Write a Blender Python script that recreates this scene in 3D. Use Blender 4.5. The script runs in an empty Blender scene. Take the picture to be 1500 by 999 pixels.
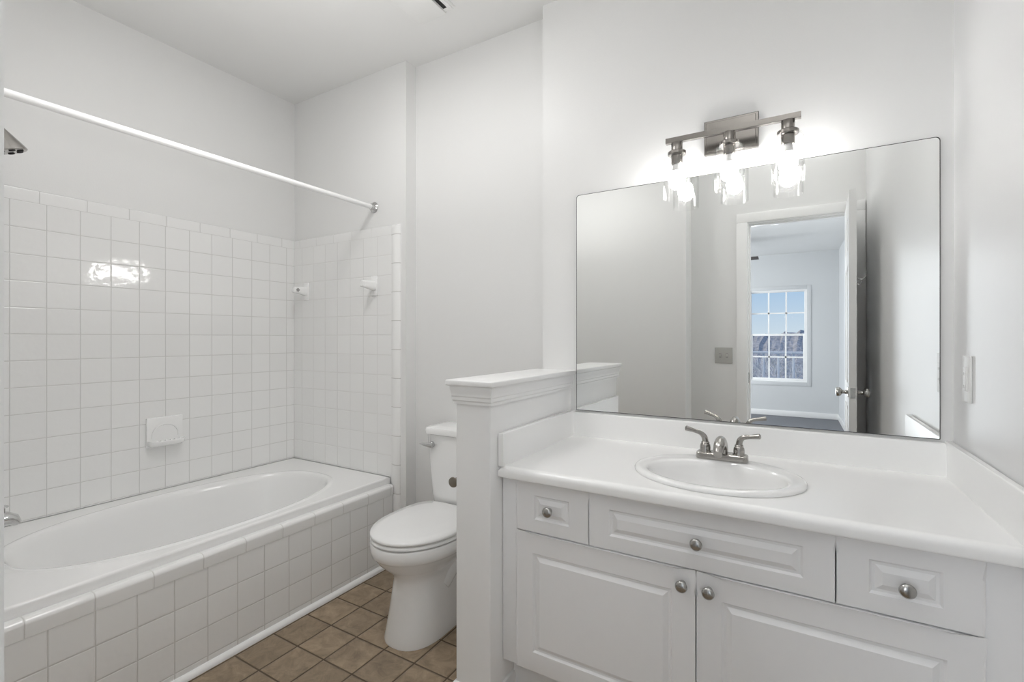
import bpy, bmesh, math, random
from mathutils import Vector, Matrix

random.seed(7)
PI = math.pi
S = bpy.context.scene
COL = S.collection

# ------------------------------------------------------------------ camera
H = 1.205
cam = bpy.data.cameras.new('camera')
cam.sensor_width = 36.0
cam.lens = 36.0 * 697.0 / 1500.0
cam.shift_y = -4.2 / 1500.0
cam.clip_start = 0.01
cam.clip_end = 500
cam_ob = bpy.data.objects.new('camera', cam)
COL.objects.link(cam_ob)
cam_ob.location = (0, 0, H)
cam_ob.rotation_euler = (PI / 2, 0, math.radians(30.52))
S.camera = cam_ob

# ------------------------------------------------------------------ view + world
S.view_settings.view_transform = 'Standard'
S.view_settings.look = 'None'
S.view_settings.gamma = 1.0
S.view_settings.use_curve_mapping = False
S.view_settings.exposure = 0.0
S.cycles.max_bounces = 16
S.cycles.diffuse_bounces = 8
S.cycles.glossy_bounces = 8
S.cycles.transmission_bounces = 12
S.cycles.transparent_max_bounces = 16
S.cycles.caustics_reflective = False
S.cycles.caustics_refractive = False
S.cycles.sample_clamp_indirect = 0.0

world = bpy.data.worlds.new('sky')
S.world = world
world.use_nodes = True
wn = world.node_tree
wn.nodes.clear()
w_out = wn.nodes.new('ShaderNodeOutputWorld')
w_bg = wn.nodes.new('ShaderNodeBackground')
w_geo = wn.nodes.new('ShaderNodeTexCoord')
w_sep = wn.nodes.new('ShaderNodeSeparateXYZ')
w_ramp = wn.nodes.new('ShaderNodeValToRGB')
wn.links.new(w_geo.outputs['Generated'], w_sep.inputs[0])
wn.links.new(w_sep.outputs['Z'], w_ramp.inputs[0])
wn.links.new(w_ramp.outputs[0], w_bg.inputs[0])
wn.links.new(w_bg.outputs[0], w_out.inputs[0])
cr = w_ramp.color_ramp
cr.elements[0].position = 0.0
cr.elements[0].color = (0.70, 0.80, 0.90, 1)
cr.elements[1].position = 0.13
cr.elements[1].color = (0.36, 0.57, 0.86, 1)
e = cr.elements.new(0.6)
e.color = (0.20, 0.40, 0.90, 1)
w_bg.inputs['Strength'].default_value = 1.05

LIGHT = {'ceiling': 9.0, 'bulb': 52.0, 'window': 130.0, 'bounce': 4.5, 'left': 19.0, 'entry': 7.0, 'sun': 3.4}  # ceiling, window, left, entry and bounce power added unseen fill lights


def area(name, loc, rot, sx, sy, power, color=(1, 1, 1)):
    d = bpy.data.lights.new(name, 'AREA')
    d.shape = 'RECTANGLE'
    d.size = sx
    d.size_y = sy
    d.energy = power
    d.color = color
    o = bpy.data.objects.new(name, d)
    COL.objects.link(o)
    o.location = loc
    o.rotation_euler = rot
    return o


sun = bpy.data.lights.new('sun', 'SUN')
sun.energy = LIGHT['sun']
sun.angle = math.radians(2)
sun.color = (1.0, 0.93, 0.84)
sun_ob = bpy.data.objects.new('sun', sun)
COL.objects.link(sun_ob)
sun_ob.rotation_euler = Vector((0.8, -0.25, -0.55)).to_track_quat('-Z', 'Y').to_euler()

# added unseen fills: bathroom ceiling light (housing built below), bedroom side light
area('bathroom_ceiling_fill', (-1.38, 1.0, 2.63), (0, 0, 0), 0.36, 0.36, LIGHT['ceiling'], (1.0, 0.99, 0.985))
area('bedroom_side_fill', (-3.12, -2.6, 1.45), (0, -PI / 2, 0), 1.5, 1.6, LIGHT['window'], (0.94, 0.97, 1.0))  # added light panel, no window is built in this wall
# added fills: one aimed in through the doorway, two bounced off the bathroom ceiling
area('bedroom_left_fill', (-0.78, -2.4, 1.15), (PI / 2, 0, math.radians(-12)), 0.6, 1.9, LIGHT['left'], (0.90, 0.95, 1.0))
area('entry_ceiling_bounce', (-0.05, 0.50, 2.40), (PI, 0, 0), 0.45, 0.45, LIGHT['entry'], (1.0, 0.995, 0.99))
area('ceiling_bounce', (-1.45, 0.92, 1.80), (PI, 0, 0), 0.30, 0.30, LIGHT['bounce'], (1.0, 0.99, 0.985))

# ------------------------------------------------------------------ materials
MATS = {}


def principled(name, color, rough=0.5, metal=0.0, noise=0.0, nscale=60.0, bump=0.0, spec=0.5, coat=0.0, emit=None):
    m = bpy.data.materials.new(name)
    m.use_nodes = True
    nt = m.node_tree
    p = nt.nodes['Principled BSDF']
    p.inputs['Roughness'].default_value = rough
    p.inputs['Metallic'].default_value = metal
    p.inputs['Specular IOR Level'].default_value = spec
    p.inputs['Coat Weight'].default_value = coat
    p.inputs['Coat Roughness'].default_value = 0.06
    c = (*color, 1)
    geo = nt.nodes.new('ShaderNodeNewGeometry')
    nz = nt.nodes.new('ShaderNodeTexNoise')
    nz.inputs['Scale'].default_value = nscale
    nz.inputs['Detail'].default_value = 4
    nt.links.new(geo.outputs['Position'], nz.inputs['Vector'])
    mx = nt.nodes.new('ShaderNodeMix')
    mx.data_type = 'RGBA'
    k = max(noise, 0.006)
    mx.inputs[6].default_value = tuple(max(0, v * (1 - k)) for v in color) + (1,)
    mx.inputs[7].default_value = tuple(min(1, v * (1 + k)) for v in color) + (1,)
    nt.links.new(nz.outputs['Fac'], mx.inputs[0])
    nt.links.new(mx.outputs[2], p.inputs['Base Color'])
    if bump > 0:
        b = nt.nodes.new('ShaderNodeBump')
        b.inputs['Strength'].default_value = 1.0
        b.inputs['Distance'].default_value = bump
        nt.links.new(nz.outputs['Fac'], b.inputs['Height'])
        nt.links.new(b.outputs[0], p.inputs['Normal'])
    MATS[name] = m
    return m


def tile_material(name, axes, size, offs, color, grout, gw=0.003, rough=0.085, soft=0.0025, depth=0.0008, wav=0.0009, mottled=False):
    """square glazed tiles; axes = two of 'XYZ' (or one and None)"""
    m = bpy.data.materials.new(name)
    m.use_nodes = True
    nt = m.node_tree
    N, L = nt.nodes, nt.links
    p = N['Principled BSDF']
    geo = N.new('ShaderNodeNewGeometry')
    sep = N.new('ShaderNodeSeparateXYZ')
    L.new(geo.outputs['Position'], sep.inputs[0])
    dists, ids = [], []
    for ax, sz, of in zip(axes, size, offs):
        if ax is None:
            continue
        a = N.new('ShaderNodeMath'); a.operation = 'SUBTRACT'
        L.new(sep.outputs[ax], a.inputs[0]); a.inputs[1].default_value = of
        b = N.new('ShaderNodeMath'); b.operation = 'DIVIDE'
        L.new(a.outputs[0], b.inputs[0]); b.inputs[1].default_value = sz
        c = N.new('ShaderNodeMath'); c.operation = 'PINGPONG'
        L.new(b.outputs[0], c.inputs[0]); c.inputs[1].default_value = 0.5
        d = N.new('ShaderNodeMath'); d.operation = 'MULTIPLY'
        L.new(c.outputs[0], d.inputs[0]); d.inputs[1].default_value = sz
        f = N.new('ShaderNodeMath'); f.operation = 'FLOOR'
        L.new(b.outputs[0], f.inputs[0])
        dists.append(d); ids.append(f)
    if len(dists) == 2:
        mn = N.new('ShaderNodeMath'); mn.operation = 'MINIMUM'
        L.new(dists[0].outputs[0], mn.inputs[0]); L.new(dists[1].outputs[0], mn.inputs[1])
        dist = mn
    else:
        dist = dists[0]
    col = N.new('ShaderNodeMapRange'); col.interpolation_type = 'SMOOTHSTEP'
    L.new(dist.outputs[0], col.inputs['Value'])
    col.inputs['From Min'].default_value = gw * 0.35
    col.inputs['From Max'].default_value = gw * 0.75
    hgt = N.new('ShaderNodeMapRange'); hgt.interpolation_type = 'SMOOTHSTEP'
    L.new(dist.outputs[0], hgt.inputs['Value'])
    hgt.inputs['From Min'].default_value = gw * 0.3
    hgt.inputs['From Max'].default_value = gw * 0.5 + soft
    comb = N.new('ShaderNodeCombineXYZ')
    for i, f in enumerate(ids):
        L.new(f.outputs[0], comb.inputs[i])
    wn_ = N.new('ShaderNodeTexWhiteNoise'); wn_.noise_dimensions = '3D'
    L.new(comb.outputs[0], wn_.inputs['Vector'])
    base = N.new('ShaderNodeMix'); base.data_type = 'RGBA'
    if mottled:
        off = N.new('ShaderNodeVectorMath'); off.operation = 'MULTIPLY_ADD'
        L.new(wn_.outputs['Color'], off.inputs[0])
        off.inputs[1].default_value = (7, 7, 7)
        L.new(geo.outputs['Position'], off.inputs[2])
        nz = N.new('ShaderNodeTexNoise'); nz.inputs['Scale'].default_value = 16; nz.inputs['Detail'].default_value = 8
        nz.inputs['Roughness'].default_value = 0.7; nz.inputs['Distortion'].default_value = 0.8
        L.new(off.outputs[0], nz.inputs['Vector'])
        rp = N.new('ShaderNodeValToRGB')
        rp.color_ramp.elements[0].position = 0.30
        rp.color_ramp.elements[0].color = tuple(v * 0.62 for v in color) + (1,)
        rp.color_ramp.elements[1].position = 0.72
        rp.color_ramp.elements[1].color = tuple(min(1, v * 1.45) for v in color) + (1,)
        L.new(nz.outputs['Fac'], rp.inputs[0])
        vb = N.new('ShaderNodeMapRange'); L.new(wn_.outputs['Value'], vb.inputs['Value'])
        vb.inputs['To Min'].default_value = 0.88; vb.inputs['To Max'].default_value = 1.1
        ml = N.new('ShaderNodeVectorMath'); ml.operation = 'SCALE'
        L.new(rp.outputs[0], ml.inputs[0]); L.new(vb.outputs[0], ml.inputs['Scale'])
        L.new(ml.outputs[0], base.inputs[7])
    else:
        vb = N.new('ShaderNodeMix'); vb.data_type = 'RGBA'
        L.new(wn_.outputs['Value'], vb.inputs[0])
        vb.inputs[6].default_value = tuple(v * 0.985 for v in color) + (1,)
        vb.inputs[7].default_value = tuple(min(1, v * 1.012) for v in color) + (1,)
        L.new(vb.outputs[2], base.inputs[7])
    base.inputs[6].default_value = (*grout, 1)
    L.new(col.outputs[0], base.inputs[0])
    L.new(base.outputs[2], p.inputs['Base Color'])
    rr = N.new('ShaderNodeMapRange')
    L.new(col.outputs[0], rr.inputs['Value'])
    rr.inputs['To Min'].default_value = 0.8; rr.inputs['To Max'].default_value = rough
    L.new(rr.outputs[0], p.inputs['Roughness'])
    wz = N.new('ShaderNodeTexNoise'); wz.inputs['Scale'].default_value = 22; wz.inputs['Detail'].default_value = 2
    L.new(geo.outputs['Position'], wz.inputs['Vector'])
    b1 = N.new('ShaderNodeBump'); b1.inputs['Strength'].default_value = 1.0; b1.inputs['Distance'].default_value = wav
    L.new(wz.outputs['Fac'], b1.inputs['Height'])
    b2 = N.new('ShaderNodeBump'); b2.inputs['Strength'].default_value = 1.0; b2.inputs['Distance'].default_value = depth
    L.new(hgt.outputs[0], b2.inputs['Height'])
    L.new(b1.outputs[0], b2.inputs['Normal'])
    L.new(b2.outputs[0], p.inputs['Normal'])
    MATS[name] = m
    return m


def glass_material(name, tint=(1, 1, 1), refl=0.9, edge=0.5):
    m = bpy.data.materials.new(name)
    m.use_nodes = True
    nt = m.node_tree
    nt.nodes.clear()
    out = nt.nodes.new('ShaderNodeOutputMaterial')
    tr = nt.nodes.new('ShaderNodeBsdfTransparent'); tr.inputs[0].default_value = (*tint, 1)
    gl = nt.nodes.new('ShaderNodeBsdfGlossy'); gl.inputs['Roughness'].default_value = 0.02
    lw = nt.nodes.new('ShaderNodeLayerWeight'); lw.inputs['Blend'].default_value = edge
    mu = nt.nodes.new('ShaderNodeMath'); mu.operation = 'MULTIPLY'; mu.inputs[1].default_value = refl
    nt.links.new(lw.outputs['Fresnel'], mu.inputs[0])
    # glass seen edge-on is a little darker
    pw = nt.nodes.new('ShaderNodeMath'); pw.operation = 'POWER'; pw.inputs[1].default_value = 3.0
    nt.links.new(lw.outputs['Facing'], pw.inputs[0])
    tc = nt.nodes.new('ShaderNodeMix'); tc.data_type = 'RGBA'
    tc.inputs[6].default_value = (*tint, 1)
    tc.inputs[7].default_value = (0.72, 0.73, 0.72, 1)
    nt.links.new(pw.outputs[0], tc.inputs[0])
    nt.links.new(tc.outputs[2], tr.inputs[0])
    mx = nt.nodes.new('ShaderNodeMixShader')
    nt.links.new(mu.outputs[0], mx.inputs[0])
    nt.links.new(tr.outputs[0], mx.inputs[1])
    nt.links.new(gl.outputs[0], mx.inputs[2])
    nt.links.new(mx.outputs[0], out.inputs[0])
    MATS[name] = m
    return m


def emission_material(name, color, strength):
    m = bpy.data.materials.new(name)
    m.use_nodes = True
    p = m.node_tree.nodes['Principled BSDF']
    p.inputs['Base Color'].default_value = (0.9, 0.9, 0.9, 1)
    p.inputs['Emission Color'].default_value = (*color, 1)
    p.inputs['Emission Strength'].default_value = strength
    MATS[name] = m
    return m


WHITE = (0.88, 0.88, 0.875)
M_WALL = principled('wall_paint', (0.775, 0.775, 0.768), 0.42, bump=0.00025, nscale=180, spec=0.35)
M_WALLGLOSS = principled('semigloss_wall_paint', (0.77, 0.77, 0.77), 0.33, bump=0.0006, nscale=9, spec=0.5)
M_CEIL = principled('ceiling_paint', (0.76, 0.76, 0.752), 0.8, bump=0.0002, nscale=200, spec=0.2)
M_TRIM = principled('trim_enamel', (0.87, 0.87, 0.865), 0.28, noise=0.01, nscale=30)
M_PORC = principled('porcelain', (0.88, 0.88, 0.875), 0.09, noise=0.006, coat=0.3)
M_TUB = principled('tub_enamel', (0.85, 0.85, 0.845), 0.13, noise=0.006, coat=0.2)
M_SEAT = principled('toilet_seat_plastic', (0.84, 0.84, 0.835), 0.2)
M_COUNTER = principled('solid_counter', (0.90, 0.90, 0.893), 0.22, noise=0.008, nscale=90)
M_CAB = principled('cabinet_thermofoil', (0.87, 0.87, 0.875), 0.34, noise=0.008, nscale=40)
M_CABIN = principled('cabinet_inside', (0.35, 0.34, 0.33), 0.8)
M_NICKEL = principled('brushed_nickel', (0.40, 0.385, 0.365), 0.22, 1.0, noise=0.05, nscale=120)
M_FIXTURE = principled('fixture_nickel', (0.27, 0.255, 0.238), 0.24, 1.0, noise=0.06, nscale=120)
M_NICKELD = principled('satin_nickel_knob', (0.46, 0.455, 0.44), 0.24, 1.0, noise=0.05, nscale=120)
M_CHROME = principled('chrome', (0.66, 0.66, 0.66), 0.07, 1.0)
M_BRONZE = principled('tarnished_nickel', (0.30, 0.27, 0.23), 0.32, 1.0, noise=0.1)
M_DARK = principled('dark_slot', (0.012, 0.012, 0.012), 0.8)
M_NOZZLE = principled('black_rubber', (0.015, 0.015, 0.015), 0.6)
M_PLASTIC = principled('white_plastic', (0.80, 0.80, 0.79), 0.35)
M_PLATE = principled('grey_switch_plate', (0.46, 0.455, 0.43), 0.4)
M_TOGGLE = principled('switch_toggle', (0.55, 0.54, 0.51), 0.4)
M_CARPET = principled('carpet_grey', (0.22, 0.225, 0.24), 0.95, noise=0.5, nscale=120, bump=0.006, spec=0.1)
M_BEDWALL = principled('bedroom_paint', (0.60, 0.612, 0.622), 0.6)
M_BARK = principled('bark', (0.62, 0.60, 0.58), 0.9, noise=0.3, nscale=8)
M_HILL = principled('wooded_hill', (0.36, 0.335, 0.31), 0.95, noise=0.6, nscale=1.6, bump=0.4)
M_GROUND = principled('winter_ground', (0.26, 0.25, 0.22), 0.95, noise=0.4, nscale=0.6)
M_RAIL = principled('white_railing', (0.7, 0.71, 0.72), 0.5)
M_BROWNBLADE = principled('fan_blade', (0.10, 0.085, 0.075), 0.5, noise=0.2)
M_GLASS = glass_material('clear_glass', (1.0, 1.0, 1.0), 0.08, 0.30)
M_PANE = glass_material('window_glass', (0.98, 0.99, 0.99), 0.04, 0.3)
M_BULB = emission_material('lit_bulb', (1.0, 0.985, 0.965), LIGHT['bulb'])
M_DOME = emission_material('lit_dome', (1.0, 0.98, 0.95), 1.3)

m_mirror = bpy.data.materials.new('mirror_silver')
m_mirror.use_nodes = True
_p = m_mirror.node_tree.nodes['Principled BSDF']
_p.inputs['Base Color'].default_value = (0.86, 0.87, 0.86, 1)
_p.inputs['Metallic'].default_value = 1.0
_p.inputs['Roughness'].default_value = 0.0
M_MIRROR = m_mirror
M_MIRROREDGE = principled('mirror_edge', (0.03, 0.03, 0.03), 0.4)

TS = 0.1087                     # tile pitch
TRIM_TOP = 1.817                # top of the tile surround
FIELD_TOP = TRIM_TOP - 0.052
XL, YE, YB, YM = -2.71, 1.892, 1.968, 1.89      # left wall, tub end wall, toilet back wall, mirror wall
XR, ZC = 0.414, 2.681
XA = -1.845                     # apron face
WET = 0.37
TILEW, GROUT = (0.84, 0.84, 0.832), (0.61, 0.605, 0.59)
M_TILE_L = tile_material('wall_tile_side', ('Y', 'Z'), (TS + 0.0015, TS), (0.619, FIELD_TOP), TILEW, GROUT, gw=0.0024)
M_TILE_E = tile_material('wall_tile_end', ('X', 'Z'), (TS, TS), (-1.866, FIELD_TOP), TILEW, (0.70, 0.695, 0.68), gw=0.0022)
M_TRIM_L = tile_material('trim_tile_side', ('Y', None), (0.156, 1), (0.707, 0), TILEW, GROUT, gw=0.0024)
M_TRIM_E = tile_material('trim_tile_end', ('X', None), (0.156, 1), (-1.866, 0), TILEW, (0.70, 0.695, 0.68), gw=0.0022)
M_TRIM_V = tile_material('trim_tile_upright', ('Z', None), (0.1545, 1), (TRIM_TOP - 0.055, 0), TILEW, (0.5, 0.49, 0.47), gw=0.0028)
M_TILE_A = tile_material('apron_tile', ('Y', 'Z'), (TS, TS), (1.805, 0.367), TILEW, (0.62, 0.61, 0.59), gw=0.0026)
M_TRIM_A = tile_material('apron_cap_tile', ('Y', None), (0.156, 1), (1.700, 0), TILEW, (0.62, 0.61, 0.59), gw=0.0026)
M_FLOOR = tile_material('floor_tile', ('X', 'Y'), (0.1535, 0.157), (-1.668, 1.178), (0.30, 0.228, 0.155), (0.095, 0.068, 0.044),
                        gw=0.0055, rough=0.42, soft=0.006, depth=0.002, wav=0.001, mottled=True)

# ------------------------------------------------------------------ object helpers
ORG = {}


def new_empty(name, loc, label, cat, group=None, kind=None):
    o = bpy.data.objects.new(name, None)
    o.empty_display_size = 0.1
    COL.objects.link(o)
    o.location = loc
    ORG[o] = Vector(loc)
    tag(o, label, cat, group, kind)
    return o


def tag(o, label=None, cat=None, group=None, kind=None):
    if label: o['label'] = label
    if cat: o['category'] = cat
    if group: o['group'] = group
    if kind: o['kind'] = kind
    return o


def obj(name, bm, mat, parent=None, smooth=40, origin=None):
    bmesh.ops.recalc_face_normals(bm, faces=bm.faces)
    if parent is not None:
        org = ORG[parent]
    else:
        org = Vector(origin) if origin is not None else Vector((0, 0, 0))
    if org.length > 0:
        bmesh.ops.translate(bm, verts=bm.verts, vec=-org)
    me = bpy.data.meshes.new(name)
    bm.to_mesh(me)
    bm.free()
    mats = mat if isinstance(mat, (list, tuple)) else [mat]
    for m in mats:
        me.materials.append(m)
    if smooth:
        for p in me.polygons:
            p.use_smooth = True
        me.set_sharp_from_angle(angle=math.radians(smooth))
    o = bpy.data.objects.new(name, me)
    COL.objects.link(o)
    if parent is not None:
        o.parent = parent
    else:
        o.location = org
    ORG[o] = org
    return o


def struct(name, bm, mat, label=None, cat=None, smooth=40):
    o = obj(name, bm, mat, None, smooth)
    return tag(o, label, cat, None, 'structure')


def box(bm, x0, x1, y0, y1, z0, z1, bev=0.0, seg=2, edges=None):
    r = bmesh.ops.create_cube(bm, size=1.0)
    vs = r['verts']
    for v in vs:
        v.co = Vector((x0 + (v.co.x + .5) * (x1 - x0), y0 + (v.co.y + .5) * (y1 - y0), z0 + (v.co.z + .5) * (z1 - z0)))
    if bev > 0:
        es = list({e for v in vs for e in v.link_edges})
        if edges:
            es = [e for e in es if edges(e)]
        bmesh.ops.bevel(bm, geom=es, offset=bev, segments=seg, profile=0.5, affect='EDGES')


def bx(x0, x1, y0, y1, z0, z1, bev=0.0, seg=2, edges=None):
    bm = bmesh.new()
    box(bm, x0, x1, y0, y1, z0, z1, bev, seg, edges)
    return bm


def loft(bm, rings, cap0=False, cap1=False, closed=True):
    rv = [[bm.verts.new(p) for p in r] for r in rings]
    n = len(rings[0])
    for a, b in zip(rv[:-1], rv[1:]):
        for i in range(n if closed else n - 1):
            j = (i + 1) % n
            try:
                bm.faces.new((a[i], a[j], b[j], b[i]))
            except ValueError:
                pass
    if cap0: bm.faces.new(rv[0])
    if cap1: bm.faces.new(rv[-1])
    return rv


def lathe(bm, prof, center, axis='Z', n=32, cap0=True, cap1=True):
    """prof: (radius, height) along axis"""
    ax = Vector(axis) if not isinstance(axis, str) else {'X': Vector((1, 0, 0)), 'Y': Vector((0, 1, 0)), 'Z': Vector((0, 0, 1))}[axis]
    ax.normalize()
    q = Vector((0, 0, 1)).rotation_difference(ax)
    c = Vector(center)
    rings = []
    for r, h in prof:
        rings.append([c + q @ Vector((r * math.cos(2 * PI * i / n), r * math.sin(2 * PI * i / n), h)) for i in range(n)])
    loft(bm, rings, cap0, cap1)


def sweep(bm, pts, rad, n=14, flat=None, caps=True):
    """tube through pts; rad scalar or list; flat: list of (ru, rv) ellipses"""
    P = [Vector(p) for p in pts]
    rings = []
    up = None
    for i, p in enumerate(P):
        t = (P[min(i + 1, len(P) - 1)] - P[max(i - 1, 0)]).normalized()
        if up is None:
            up = Vector((0, 0, 1)) if abs(t.z) < 0.9 else Vector((1, 0, 0))
        u = t.cross(up).normalized()
        v = u.cross(t).normalized()
        up = v
        if flat:
            ru, rv = flat[i]
        else:
            ru = rv = rad[i] if isinstance(rad, (list, tuple)) else rad
        rings.append([p + u * ru * math.cos(2 * PI * k / n) + v * rv * math.sin(2 * PI * k / n) for k in range(n)])
    loft(bm, rings, caps, caps)


def spline(pts, n=8):
    P = [Vector(p) for p in pts]
    out = []
    for i in range(len(P) - 1):
        p0, p1, p2, p3 = P[max(i - 1, 0)], P[i], P[i + 1], P[min(i + 2, len(P) - 1)]
        for k in range(n):
            t = k / n
            out.append(0.5 * ((2 * p1) + (p2 - p0) * t + (2 * p0 - 5 * p1 + 4 * p2 - p3) * t * t + (-p0 + 3 * p1 - 3 * p2 + p3) * t ** 3))
    out.append(P[-1])
    return out


def lerp_list(vals, n):
    out = []
    for i in range(len(vals) - 1):
        for k in range(n):
            out.append(vals[i] + (vals[i + 1] - vals[i]) * k / n)
    out.append(vals[-1])
    return out


def routed_front(x0, x1, z0, z1, yf, t, panel, prof, edge=0.004):
    """cabinet front facing -Y with a routed panel; prof: (thickness, depth) insets, depth<0 goes inwards"""
    bm = bmesh.new()
    px0, px1, pz0, pz1 = panel
    xs, zs = [x0, px0, px1, x1], [z0, pz0, pz1, z1]
    g = [[bm.verts.new((x, yf, z)) for x in xs] for z in zs]
    cell = None
    for j in range(3):
        for i in range(3):
            f = bm.faces.new((g[j][i], g[j][i + 1], g[j + 1][i + 1], g[j + 1][i]))
            if i == 1 and j == 1: cell = f
    bm.normal_update()
    b = [bm.verts.new((x, yf + t, z)) for x, z in ((x0, z0), (x1, z0), (x1, z1), (x0, z1))]
    ring_b = [g[0][0], g[0][1], g[0][2], g[0][3]]
    bm.faces.new(ring_b[::-1] + [b[0], b[1]])
    bm.faces.new([g[0][3], g[1][3], g[2][3], g[3][3], b[2], b[1]])
    bm.faces.new([g[3][3], g[3][2], g[3][1], g[3][0], b[3], b[2]])
    bm.faces.new([g[3][0], g[2][0], g[1][0], g[0][0], b[0], b[3]])
    bm.faces.new((b[0], b[1], b[2], b[3]))
    # round the routed rectangle's corners
    cv = list(cell.verts)
    for th, dp in prof:
        bmesh.ops.inset_region(bm, faces=[cell], thickness=th, depth=0, use_even_offset=True)
        for v in cell.verts:
            v.co.y -= dp
    oe = [e for e in bm.edges if all(abs(v.co.y - yf) < 1e-6 for v in e.verts) and (
        all(abs(v.co.x - x0) < 1e-6 for v in e.verts) or all(abs(v.co.x - x1) < 1e-6 for v in e.verts) or
        all(abs(v.co.z - z0) < 1e-6 for v in e.verts) or all(abs(v.co.z - z1) < 1e-6 for v in e.verts))]
    bmesh.ops.bevel(bm, geom=oe, offset=edge, segments=3, profile=0.5, affect='EDGES')
    return bm


# ------------------------------------------------------------------ room shell
struct('wall_left', bx(XL - 0.1, XL, WET, YE, 0, ZC), M_WALL)
struct('wall_tub_end', bx(XL - 0.1, -1.768, YE, YE + 0.2, 0, ZC, 0), M_WALL)
struct('wall_back', bx(-1.768, -0.956, YB, YE + 0.2, 0, ZC), M_WALL)
struct('wall_mirror', bx(-0.956, XR + 0.1, YM, YE + 0.2, 0, ZC), M_WALL)
struct('wall_right', bx(XR, XR + 0.1, -0.07, YM, 0, ZC), M_WALLGLOSS)
struct('wall_shower', bx(XL - 0.1, -1.768, -0.07, WET, 0, ZC), M_WALL)
struct('wall_near', bx(-1.768, -0.668, -0.07, 0.1495, 0, ZC), M_WALL)
bm = bmesh.new()
DL, DR, DT = -0.275, 0.335, 2.035
box(bm, -3.3, DL - 0.018, -0.185, -0.07, 0, ZC)
box(bm, DR + 0.018, 0.69, -0.185, -0.07, 0, ZC)
box(bm, DL - 0.018, DR + 0.018, -0.185, -0.07, DT + 0.018, ZC)
struct('wall_door', bm, M_WALL)
struct('floor', bx(XL - 0.1, XR + 0.1, -0.07, YE + 0.2, -0.1, 0), M_FLOOR)
struct('ceiling', bx(XL - 0.1, XR + 0.1, -0.07, YE + 0.2, ZC, ZC + 0.1), M_CEIL)

# baseboards of the bathroom
def base_run(name, x0, x1, y0, y1, h=0.078):
    struct(name, bx(x0, x1, y0, y1, 0, h, 0.005), M_TRIM)
base_run('baseboard_back', -1.768, -0.958, YB - 0.013, YB)
base_run('baseboard_right', XR - 0.013, XR, -0.045, 1.345)
base_run('baseboard_near', -1.768, -0.655, 0.1495, 0.1625)

# door frame: jambs, head, casings on both sides, strike plate
df = new_empty('trim_1', (DL, -0.128, 0), None, None, kind='structure')
bm = bmesh.new()
box(bm, DL - 0.018, DL, -0.185, -0.07, 0, DT + 0.018, 0)
box(bm, DR, DR + 0.018, -0.185, -0.07, 0, DT + 0.018, 0)
box(bm, DL, DR, -0.185, -0.07, DT, DT + 0.018, 0)
box(bm, DL, DL + 0.011, -0.150, -0.112, 0, DT, 0.001)
box(bm, DL + 0.011, DR - 0.011, -0.150, -0.112, DT - 0.011, DT, 0.001)
box(bm, DR - 0.011, DR, -0.150, -0.112, 0, DT, 0.001)
obj('jamb', bm, M_TRIM, df)
for yy0, yy1, nm in ((-0.07, -0.052, 'casing'), (-0.203, -0.185, 'casing')):
    bm = bmesh.new()
    for a, b in ((DL - 0.078, DL - 0.006), (DR + 0.006, DR + 0.074)):
        box(bm, a, b, yy0, yy1, 0, DT + 0.006, 0.004)
    box(bm, DL - 0.078, DR + 0.074, yy0, yy1, DT + 0.006, DT + 0.072, 0.004)
    obj(nm, bm, M_TRIM, df)
obj('strike_plate', bx(DL - 0.001, DL + 0.0015, -0.108, -0.078, 0.88, 0.955, 0), M_NICKELD, df)

# ------------------------------------------------------------------ bedroom beyond the doorway
YF = -4.72
BZ = 2.51
WX0, WX1, WZ0, WZ1 = -0.60, 0.190, 0.53, 1.955
bm = bmesh.new()
box(bm, -3.3, WX0, YF - 0.15, YF, 0, BZ)
box(bm, WX1, 0.69, YF - 0.15, YF, 0, BZ)
box(bm, WX0, WX1, YF - 0.15, YF, 0, WZ0)
box(bm, WX0, WX1, YF - 0.15, YF, WZ1, BZ)
struct('wall_bedroom_far', bm, M_BEDWALL)
struct('wall_bedroom_right', bx(0.59, 0.69, YF, -0.185, 0, BZ), M_BEDWALL)
struct('wall_bedroom_left', bx(-3.3, -3.2, YF, -0.185, 0, BZ), M_BEDWALL)
struct('floor_bedroom', bx(-3.3, 0.69, YF - 0.15, -0.07, -0.1, 0.0), M_CARPET)
struct('ceiling_bedroom', bx(-3.3, 0.69, YF - 0.15, -0.185, BZ, BZ + 0.1), M_CEIL)
base_run('baseboard_bedroom_far', -3.2, 0.59, YF, YF + 0.014, 0.085)
base_run('baseboard_bedroom_right', 0.576, 0.59, YF + 0.014, -0.21, 0.085)

win = new_empty('window_1', ((WX0 + WX1) / 2, YF, WZ0), None, None, kind='structure')
bm = bmesh.new()
for a in ((WX0 - 0.055, WX0, WZ0 - 0.06, WZ1 + 0.055), (WX1, WX1 + 0.055, WZ0 - 0.06, WZ1 + 0.055)):
    box(bm, a[0], a[1], YF, YF + 0.008, a[2], a[3], 0.002)
box(bm, WX0, WX1, YF, YF + 0.008, WZ1, WZ1 + 0.055, 0.003)
box(bm, WX0, WX1, YF, YF + 0.008, WZ0 - 0.06, WZ0, 0.003)
obj('casing', bm, M_BEDWALL, win)
bm = bmesh.new()
box(bm, WX0, WX0 + 0.022, YF - 0.12, YF - 0.02, WZ0, WZ1)
box(bm, WX1 - 0.022, WX1, YF - 0.12, YF - 0.02, WZ0, WZ1)
box(bm, WX0 + 0.022, WX1 - 0.022, YF - 0.12, YF - 0.02, WZ1 - 0.022, WZ1)
box(bm, WX0 + 0.022, WX1 - 0.022, YF - 0.12, YF - 0.02, WZ0, WZ0 + 0.022)
obj('window_frame', bm, M_TRIM, win)
ZM = 1.255
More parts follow.
